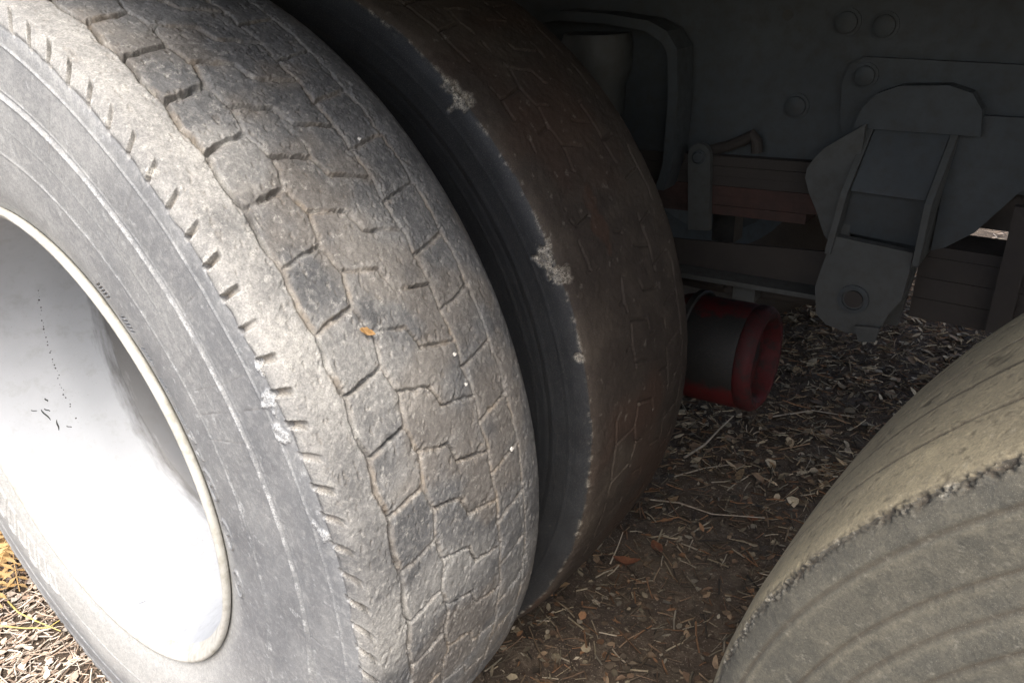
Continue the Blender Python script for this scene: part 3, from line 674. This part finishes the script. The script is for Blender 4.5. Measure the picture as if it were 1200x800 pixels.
quad_panel('pocket_panel', [(.6270, Yf+.014, .196), (.7195, Yf+.014, .194), (.7175, Yf+.024, .128), (.6170, Yf+.024, .134)], M['paint_grey'])
quad_panel('upper_panel', [(.6275, Yf+.002, .1975), (.7195, Yf+.002, .1955), (.7295, .858, .300), (.6405, .858, .300)], M['paint_grey'])
bm = bmesh.new(); prism_y(bm, P_([(.612, .272), (.618, .296), (.634, .316), (.660, .327), (.715, .330), (.742, .322), (.756, .303), (.760, .272)]), .838, .8665); ch('top_cap', bm, M['paint_grey'], hg, bevel=.010)
wing = [(.615, .10), (.606, .117), (.597, .127), (.582, .160), (.570, .182), (.562, .203), (.563, .216), (.570, .230), (.582, .245), (.605, .262), (.630, .280), (.630, .10)]
bm = bmesh.new(); prism_y(bm, P_(wing), Yf+.022, Yf+.032); ch('gusset', bm, M['paint_grey2'], hg, bevel=.003)
wing = [(.729, .118), (.745, .125), (.775, .150), (.812, .206), (.880, .262), (.880, .295), (.729, .295)]
bm = bmesh.new(); prism_y(bm, P_(wing), Yf+.050, Yf+.060); ch('gusset', bm, M['paint_grey'], hg, bevel=.003)
bm = bmesh.new(); prism_y(bm, P_([(.600, .0), (.705, .0), (.72, .13), (.61, .13)]), Yf+.054, Yf+.066); ch('rear_cheek', bm, M['paint_grey2'], hg, bevel=.002)
bm = bmesh.new(); lathe(bm, [(-.003, .0205), (.004, .0205), (.0042, .0150), (-.004, .0150), (-.004, 0)], (.6535, Yf, .050+Zp), (0, -1, 0), 28); ch('pin_bush', bm, M['paint_grey'], hg, smooth=True)
bm = bmesh.new(); lathe(bm, [(0, 0), (0, .012), (.13, .012), (.13, 0)], (.6535, Yf-.002, .050+Zp), (0, 1, 0), 20); ch('pin', bm, M['rust_dark'], hg, smooth=True)
bm = bmesh.new(); prism_y(bm, P_([(.662, .014), (.694, .018), (.691, -.004), (.670, -.008)]), Yf-.008, Yf-.001); ch('lock_tab', bm, M['paint_grey2'], hg, bevel=.002)

# leaf springs on both sides of the hanger
def spring(x0, x1, zc, tip_z, name='leaf_spring', n=5, red=(3, 4, 5)):
    sp = empty(name, (0, 0, 0), truck)
    for k in range(n):
        bm = bmesh.new(); L = (x1-x0); sh = k*.07*L*.9
        a, b = x0+ (0 if k == 0 else 0), x1-sh if x1 > x0 else x1-sh
        m = 18; top = []; bot = []
        for i in range(m+1):
            t = i/m; xx = x0+(x1-x0)*(1-.022*k)*t; tt = (xx-x0)/(x1-x0)
            zz = zc-.0150*k+(tip_z-zc)*tt**1.8; top.append((xx, zz)); bot.append((xx, zz-.0146))
        prism_y(bm, P_(top+bot[::-1]), .862-.0012*(k % 2), .938+.001*(k % 2)); ch('spring_leaf', bm, M['rust'] if k in red else M['rust_dark'], sp, bevel=.0015)
    return sp
s1_ = spring(-.02, .63, .205, .218, n=6)
spring(.716, 1.45, .120, .108, n=7, red=())
bm = bmesh.new(); box(bm, .765, 1.5, .905, .955, .141+Zp, .2035+Zp); ch('frame_brace', bm, M['rust_dark'], truck, bevel=.004)
bm = bmesh.new(); box(bm, .812, .838, .846, .8605, .02+Zp, .19+Zp); ch('shackle_plate', bm, M['rust_dark'], truck, bevel=.004)
spring(-.02, -.75, .205, .222, n=3)
# rebound clip: rounded strap, its bolt and the bent tail behind it
clip = empty('rebound_clip', (0, 0, 0), truck)
strap = [(.386, .100), (.378, .20), (.3775, .214)]
arc = [(.3955+.018*math.cos(math.radians(a)), .214+.018*math.sin(math.radians(a))) for a in range(180, -1, -20)]
strap = [(.385, .096)]+arc+[(.4195, .100)]
bm = bmesh.new(); prism_y(bm, P_(strap), .842, .852); ch('strap', bm, M['paint_grey2'], clip, bevel=.002)
bm = bmesh.new(); prism_y(bm, P_(strap), .942, .952); ch('strap', bm, M['paint_grey2'], clip, bevel=.002)
bolt(.3960, .842, .212, clip, .0085, 'paint_grey')
bm = bmesh.new(); tube(bm, [(.396, .853, .212+Zp), (.396, .941, .212+Zp)], .007, 10); ch('spacer', bm, M['rust_dark'], clip, smooth=True)
bm = bmesh.new(); tube(bm, [(.40, .875, .216+Zp), (.43, .870, .226+Zp), (.455, .865, .238+Zp), (.468, .862, .247+Zp), (.475, .862, .238+Zp), (.477, .862, .222+Zp)], .0085, 10); ch('bent_rod', bm, M['rust_dark'], truck, smooth=True)

# torque arm under the spring: pressed channel with a folded lower lip
arm = empty('torque_arm', (0, 0, 0), truck)
bm = bmesh.new(); prism_y(bm, P_([(.05, .070), (.36, .072), (.60, .090), (.60, .036), (.36, .030), (.05, .03)]), .860, .866); ch('web', bm, M['rust_dark'], arm, bevel=.002)
bm = bmesh.new(); prism_y(bm, P_([(.05, .0285), (.36, .0285), (.60, .0345), (.60, .0275), (.36, .0205), (.05, .0205)]), .825, .930); ch('lip', bm, M['paint_grey2'], arm, bevel=.002)
bm = bmesh.new(); tube(bm, [(.05, .90, .0+Zp), (.40, .89, -.004+Zp), (.52, .885, .004+Zp), (.60, .88, .012+Zp)], .014, 12); ch('brake_pipe', bm, M['rust_dark'], truck, smooth=True)
for x, z in ((.455, .010), (.47, .004), (.438, .018)):
    bolt(x, .86, z-.004, arm, .009, 'rust_dark')
bm = bmesh.new(); box(bm, .465, .50, .845, .90, -.005+Zp, .018+Zp); ch('pipe_bracket', bm, M['paint_grey2'], truck, bevel=.003)

# bits seen through the gap between spring and arm
bm = bmesh.new(); tube(bm, [(.50, 1.02, .10+Zp), (.53, 1.0, .105+Zp), (.56, .98, .13+Zp), (.575, .97, .16+Zp)], .006, 8); ch('air_hose', bm, M['black'], truck, smooth=True)
bm = bmesh.new(); tube(bm, [(.40, .99, .12+Zp), (.45, .99, .118+Zp), (.50, .99, .10+Zp), (.52, .99, .115+Zp)], .005, 8); ch('air_hose', bm, M['paint_grey2'], truck, smooth=True)
bm = bmesh.new(); box(bm, .36, .40, 1.00, 1.04, .03+Zp, .16+Zp); ch('bracket', bm, M['black'], truck, bevel=.003)

# axles
for x, zz, y1 in ((0, 0, 2.1), (1.25, -.03, 2.1)):
    bm = bmesh.new(); tube(bm, [(x, .25, Zp+zz), (x, 1.2, Zp+zz), (x, y1, Zp+zz)], .062, 24); ch('axle', bm, M['rust_dark'], truck, smooth=True)
    bm = bmesh.new(); lathe(bm, [(0, .0), (0, .12), (.01, .20), (.16, .205), (.17, .19), (.17, .07)], (x, .60 if x == 0 else .34, Zp+zz), (0, 1, 0), 40); ch('brake_drum', bm, M['rust_dark'], truck, smooth=True)
    bm = bmesh.new(); box(bm, x-.07, x+.07, .845, .955, Zp+zz+.062, Zp+.125+(zz)); ch('spring_seat', bm, M['rust_dark'], truck, bevel=.005)

# red brake unit: a short drum lying across, dark band round its side and an open dark end
bu = empty('brake_chamber', (0, 0, 0), truck); bu['label'] = 'red painted brake chamber with a black side and open end'
bd = Vector((.995, .03, .02)).normalized(); bp = Vector((.318, .950, -.158+Zp))
bm = bmesh.new(); lathe(bm, [(0, 0), (0, .060), (.008, .082), (.018, .092), (.030, .095), (.044, .095), (.046, .0)], bp, bd, 48); ch('rear_cover', bm, M['red'], bu, smooth=True)
bm = bmesh.new(); lathe(bm, [(.0465, .0), (.0465, .0925), (.056, .0945), (.142, .0940), (.148, .092), (.148, 0)], bp, bd, 48); body_o = ch('side_shell', bm, M['soot_red'], bu, smooth=True)
bm = bmesh.new(); lathe(bm, [(.1485, .05), (.1485, .092), (.153, .0945), (.168, .0940), (.174, .090), (.178, .084), (.177, .076), (.168, .070), (.148, .066), (.142, .050), (.142, .0)], bp, bd, 48); ch('front_cover', bm, M['red'], bu, smooth=True)
bm = bmesh.new(); lathe(bm, [(.1425, .0), (.1425, .062), (.1445, .060), (.146, .020), (.152, .016), (.153, 0)], bp, bd, 32); ch('end_plate', bm, M['black'], bu, smooth=True)
bm = bmesh.new(); lathe(bm, [(.042, .0965), (.040, .1005), (.043, .1035), (.052, .1035), (.055, .1005), (.053, .0965)], bp, bd, 48); ch('clamp_band', bm, M['black'], bu, smooth=True)

# pressed bracket high up behind the inner tyre: an arched plate with a folded rim, and a bump stop in it
br = empty('arched_bracket', (0, 0, 0), truck)
out_ = [(.05, .405), (.16, .418), (.24, .414), (.315, .404), (.345, .390), (.362, .366), (.366, .30), (.362, .20), (.350, .16)]
inn_ = [(.335, .16), (.347, .20), (.351, .30), (.347, .360), (.335, .376), (.31, .390), (.24, .400), (.16, .404), (.05, .391)]
bm = bmesh.new(); prism_y(bm, P_(out_+inn_), .820, .872); ch('folded_rim', bm, M['paint_grey'], br, bevel=.002)
bm = bmesh.new(); prism_y(bm, P_([(.05, .391), (.16, .403), (.24, .399), (.31, .389), (.334, .376), (.346, .359), (.350, .30), (.346, .20), (.334, .16), (.05, .16)]), .866, .874); ch('back_panel', bm, M['paint_grey'], br)
bm = bmesh.new(); lathe(bm, [(0, .0), (0, .052), (.012, .056), (.055, .054), (.075, .045), (.12, .044), (.125, .036), (.16, .034), (.162, 0)], (.215, .845, .385+Zp), (0, 0, -1), 32); ch('bump_stop', bm, M['paint_grey2'], br, smooth=True)

# the pair of wheels on the far side of the truck, plain because they stand in the dark
def coarse_fn(TH, Y, R, S, P): return fbm(P, 20, 2, 401)*.001, np.stack([np.full(len(TH), .3), np.full(len(TH), .3), np.zeros(len(TH))], 1)
Vc, Fc, nc, wc, _, _ = tyre_grid(outer_profile(), np.arange(0, 360, 5.), [(0, 1, .02)], coarse_fn); Vc = flatten(Vc, -AH+.002)
mec = np_mesh('tyre', Vc, Fc, True, None, wc)
for k, (x, y) in enumerate(((0, 1.78), (0, 2.12), (1.25, 2.10))):
    w_ = empty('wheel', (x, y, AH), truck)
    o = bpy.data.objects.new('tyre', mec); COL.objects.link(o); o.parent = w_
    if k == 0: mec.materials.append(M['rubber_inner'])
    bm = bmesh.new(); lathe(bm, [(.05, 0), (.05, .10), (.06, .24), (.03, .285), (.24, .285), (.22, .24), (.2, 0)], (0, 0, 0), (0, 1, 0), 40); bm_obj('rim', bm, M['paint_grey'], w_, True)

# ------------------------------------------------------------------ ground
gx = np.concatenate([[-60, -30, -15, -8, -5, -3, -2], np.arange(-1.4, 1.6, .0125), [2, 3, 5, 8, 15, 30, 60]])
gy = np.concatenate([[-60, -30, -12, -5, -2, -1], np.arange(-.35, 3.2, .0125), [3.6, 4.5, 6, 10, 20, 40, 80]])
GX, GY = np.meshgrid(gx, gy, indexing='ij'); Pg = np.stack([GX.ravel(), GY.ravel(), np.zeros(GX.size)], 1)
def ground_z(P): return fbm(P, 1.5, 2, 501)*.018-.010+fbm(P, 14, 4, 505)*.009
Pg[:, 2] = ground_z(Pg)
n0, n1 = len(gx), len(gy); i = np.arange(n0-1)[:, None]; j = np.arange(n1-1)[None]; A = i*n1+j
Fg = np.stack([A, A+n1, A+n1+1, A+1], -1).reshape(-1, 4)
tag(link('ground', np_mesh('ground', Pg, Fg), M['soil']), kind='structure', label='brown soil under the truck covered with dead leaves', cat='ground')

rng = np.random.default_rng(11)
def litter(n, xr, yr, tints, kind_p, smin=.6, tone=(.3, 1.05)):
    """thousands of curled leaf scraps (2 bent quads) and thin sticks (3-sided) in one mesh"""
    V, F, C = [], [], []
    x = rng.uniform(*xr, n); y = rng.uniform(*yr, n)
    z = ground_z(np.stack([x, y, np.zeros(n)], 1)); tt = rng.integers(0, len(tints), n); yaw = rng.uniform(0, 2*PI, n)
    stick = rng.random(n) < kind_p; base = 0
    for k in range(n):
        c = np.array(tints[tt[k]])*rng.uniform(*tone); ca, sa = math.cos(yaw[k]), math.sin(yaw[k])
        if stick[k]:
            L = rng.uniform(.008, .042)*(1.7 if rng.random() < .08 else 1); w = rng.uniform(.0005, .0017); ti = rng.uniform(-.2, .25); b = rng.uniform(-.05, .05)*L
            pts = [(-L/2, 0, 0), (0, b, .5*ti*L*.6), (L/2, 0, ti*L)]
            loc = []
            for (a, q, h) in pts:
                for (dy, dz) in ((-w, 0), (w, 0), (0, w*1.5)): loc.append((a, q+dy, h+dz))
            fs = []
            for s in (0, 3):
                for a_, b_ in ((0, 1), (1, 2), (2, 0)): fs.append((s+a_, s+b_, s+3+b_, s+3+a_))
        else:
            L = rng.uniform(.004, .020)*smin/.6; w = L*rng.uniform(.12, .42); cu = rng.uniform(-.3, .6)*w; ti = rng.uniform(-.35, .35); bend = rng.uniform(-.3, .3)*L
            loc = [(-L/2, 0, 0), (-L*.15, w, cu), (-L*.12, 0, bend*.4), (-L*.15, -w, cu), (L*.22, w*.8, cu+bend*.5), (L*.22, 0, bend*.6), (L*.22, -w*.8, cu+bend*.5), (L/2, 0, bend)]
            loc = [(a, q, h+a*ti+q*ti*.6) for a, q, h in loc]
            fs = [(0, 2, 1, 1), (0, 3, 2, 2), (1, 2, 5, 4), (2, 3, 6, 5), (4, 5, 7, 7), (5, 6, 7, 7)]
        h0 = z[k]+rng.uniform(.001, .008)-min(0, min(q[2] for q in loc))*.7
        for a, q, h in loc: V.append((x[k]+a*ca-q*sa, y[k]+a*sa+q*ca, h0+h)); C.append(c)
        for q in fs: F.append(tuple(base+e for e in q))
        base += len(loc)
    return V, F, C
def build_poly(name, V, F, C, mat):
    me = bpy.data.meshes.new(name); F = [tuple(dict.fromkeys(q)) for q in F]; me.from_pydata(V, [], F); me.update()
    a = me.attributes.new('tint', 'FLOAT_COLOR', 'POINT'); C = np.array(C); a.data.foreach_set('color', np.concatenate([C, np.ones((len(C), 1))], 1).astype(np.float32).ravel())
    me.polygons.foreach_set('use_smooth', np.ones(len(me.polygons), bool)); return link(name, me, mat)
TB = [(.20, .13, .08), (.16, .10, .06), (.26, .18, .11), (.12, .09, .06), (.33, .27, .18), (.30, .16, .08), (.40, .34, .25), (.10, .075, .05)]
TL = [(.62, .52, .42), (.50, .40, .31), (.70, .62, .52), (.40, .29, .21), (.62, .48, .36), (.74, .66, .54)]  # paler litter tints, with sunlight put into the colour
a_ = litter(24000, (-.25, 1.35), (.35, 2.6), TB, .55); b_ = litter(13000, (-1.25, .1), (-.30, .34), TL, .74, .62, (.65, 1.35)); e_ = litter(9000, (-2.4, 1.7), (-1.7, -.2), TL, .7, .7, (.5, 1.2)); f_ = litter(4500, (-2.6, -1.1), (-.3, 2.4), TL, .7, .7, (.4, 1.1)); d_ = litter(5500, (.15, 1.3), (1.05, 2.7), [(.56, .44, .28), (.66, .55, .38), (.42, .30, .17), (.30, .20, .12)], .65, 1.1); c_ = litter(3500, (-.6, 1.6), (2.6, 4.2), TL, .6, 1.0)  # brighter b_ and d_ tints paint in sunlight and far-side light
V, F, C = [], [], []
for q in (a_, b_, c_, d_, e_, f_):
    o = len(V); V += q[0]; C += q[2]; F += [tuple(e+o for e in fce) for fce in q[1]]
tag(build_poly('leaf_litter', V, F, C, M['litter']), 'brown dead leaf scraps and straw scattered over the soil', 'leaf litter', kind='stuff')

def gz(x, y): return float(ground_z(np.array([[x, y, 0.]]))[0])
def leaf_obj(name, mat, L, W, curl, loc, rot, label, cat, group=None, segs=8):
    bm = bmesh.new(); rows = []
    for i in range(segs+1):
        t = i/segs; w = W*math.sin(PI*min(1, max(.02, t))**.85)*.5+.0004
        zc = curl*L*(t-.5)**2*2; row = []
        for q in (-1, -.5, 0, .5, 1): row.append(bm.verts.new((L*(t-.5), q*w*(1+.08*math.sin(i*2.3)), zc+abs(q)*w*.45+.0006*math.sin(i*1.7+q*3))))
        rows.append(row)
    for A, B in zip(rows, rows[1:]):
        for k in range(4): bm.faces.new((A[k], A[k+1], B[k+1], B[k]))
    g_ = bmesh.ops.solidify(bm, geom=bm.faces[:], thickness=.0005)
    o = bm_obj(name, bm, mat, None, True); o.location = loc; o.rotation_euler = rot; return tag(o, label, cat, group)
# tan leaf lying on the outer tyre's tread
a = math.radians(26.8); Rr = .5125
lf = leaf_obj('dry_leaf', M['seed'], .0145, .0052, .12, (Rr*math.cos(a), .0955, Rr*math.sin(a)+AH), (0, 0, 0), 'small tan leaf scrap lying on the worn tread of the outer tyre', 'leaf')
nrm = Vector((math.cos(a), 0, math.sin(a))); tl = Vector((-math.sin(a)*-.62, .78, math.cos(a)*-.62)).normalized(); tl = (tl-nrm*tl.dot(nrm)).normalized(); b3 = nrm.cross(tl)
lf.rotation_euler = Matrix((tl, b3, nrm)).transposed().to_euler()
# leaves and sticks one can pick out on the shaded ground
G1 = 'single dead leaves on the shaded ground'
for (x, y, L, W, cu, yw, m, lb) in ((.362, .714, .050, .024, .5, .4, 'leaf_red', 'reddish curled dead leaf on the ground nearest the inner tyre foot'),
                                    (.392, .772, .042, .020, .3, -.7, 'leaf_red', 'flat reddish dead leaf lying just behind the curled one'),
                                    (.345, .93, .030, .014, .6, 1.2, 'leaf_tan', 'tan upturned leaf on the shaded soil beside the inner tyre'),
                                    (.50, .96, .022, .017, .3, .2, 'leaf_red', 'small round brown leaf in the middle of the shaded soil'),
                                    (.47, 1.15, .024, .014, .4, 2.2, 'leaf_tan', 'tan leaf between the red brake unit and the right tyre'),
                                    (.300, .600, .022, .014, .2, .9, 'leaf_tan', 'orange tan leaf beside the foot of the inner tyre')):
    leaf_obj('dead_leaf', M[m], L, W, cu, (x, y, gz(x, y)+.007), (random.uniform(-.2, .2), random.uniform(-.2, .2), yw), lb, 'leaf', G1)
G2 = 'pale sticks on the shaded ground'
def stick(pts, r, lb, mat='twig', group=G2, name='twig'):
    bm = bmesh.new(); n = len(pts); tube(bm, [(x, y, gz(x, y)+z) for x, y, z in pts], [r*(1-.45*i/(n-1)) for i in range(n)], 7)
    return tag(bm_obj(name, bm, M[mat], None, True), lb, 'stick', group)
stick([(.303, 1.075, .006), (.318, 1.15, .012), (.325, 1.20, .02), (.335, 1.265, .028)], .0028, 'longest pale stick, lying slanted below the red brake unit')
stick([(.315, 1.00, .006), (.36, 1.06, .01), (.395, 1.10, .012)], .0018, 'thin stick lying just in front of the longest pale stick')
stick([(.30, .90, .006), (.36, .93, .008), (.43, .93, .010), (.52, .97, .012)], .0020, 'dark level stick crossing the shaded soil')
stick([(.335, .70, .004), (.337, .725, .03), (.338, .74, .05)], .0016, 'short upright stalk beside the curled reddish leaf')
stick([(.40, 1.35, .006), (.47, 1.42, .012), (.56, 1.44, .010)], .0020, 'bent stick on the soil behind the red brake unit')
# yellow stalks and dry fern by the lit edge at the lower left
G3 = 'yellow grass stalks at the lower left'
stick([(-.50, .02, .01), (-.44, .015, .02), (-.38, .02, .03), (-.33, .035, .025)], .0016, 'long yellow grass stalk on the sunlit litter left of the outer tyre', 'stalk', G3, 'grass_stalk')
stick([(-.46, -.02, .01), (-.40, .005, .014), (-.37, .03, .012), (-.36, .06, .02)], .0013, 'shorter yellow stalk crossing the long one at the lower left', 'stalk', G3, 'grass_stalk')
fern = tag(empty('dry_fern', (-.66, .125, gz(-.66, .125))), 'orange dry fern clump beyond the outer tyre at the left edge', 'fern')
rf = random.Random(3)
for k in range(30):
    bm = bmesh.new(); a = rf.uniform(0, 2*PI); L = rf.uniform(.10, .22); hh = rf.uniform(.03, .13); m = 16; ox, oy = rf.uniform(-.06, .06), rf.uniform(-.06, .06)
    sp_ = [(ox+L*t*math.cos(a), oy+L*t*math.sin(a), hh*math.sin(PI*min(1, t*.9+.05))) for t in [q/m for q in range(m+1)]]
    tube(bm, sp_, .0011, 5)
    for i in range(1, m):
        px, py, pz = sp_[i]; wl = .030*math.sin(PI*i/m)**.6+.004
        for s_ in (-1, 1):
            dx, dy = -math.sin(a)*s_+.5*math.cos(a), math.cos(a)*s_+.5*math.sin(a); l_ = math.hypot(dx, dy); dx /= l_; dy /= l_
            nxp = (-dy*.0045, dx*.0045); dz = rf.uniform(-.012, .004)
            p0 = bm.verts.new((px, py, pz)); p1 = bm.verts.new((px+dx*wl*.5+nxp[0], py+dy*wl*.5+nxp[1], pz+dz*.4)); p2 = bm.verts.new((px+dx*wl, py+dy*wl, pz+dz)); p3 = bm.verts.new((px+dx*wl*.5-nxp[0], py+dy*wl*.5-nxp[1], pz+dz*.4+.002))
            bm.faces.new((p0, p1, p2, p3))
    bm_obj('frond', bm, M['fern'], fern, True)
# specks of white grit stuck on the tread
for t_, y_, s_, lb in ((8.7, .210, .0021, 'white grit speck lowest on the far shoulder of the outer tyre tread'), (21.1, .173, .0017, 'white grit speck midway up the outer tyre tread'),
                       (17.9, .174, .0015, 'tiny white grit speck just below the middle speck on the outer tread'), (43.8, .193, .0017, 'white grit speck high on the outer tyre tread')):
    bm = bmesh.new(); bmesh.ops.create_icosphere(bm, subdivisions=2, radius=s_)
    for v in bm.verts: v.co *= 1+.25*math.sin(v.co.x*3000+v.co.y*1700); v.co.z *= .7
    a = math.radians(t_); o = bm_obj('grit', bm, M['pebble'], None, True); o.location = (.5105*math.cos(a), y_, .5105*math.sin(a)+AH); o.rotation_euler = (0, PI/2-a, 0)
    tag(o, lb, 'grit', 'white specks of grit on the outer tread')
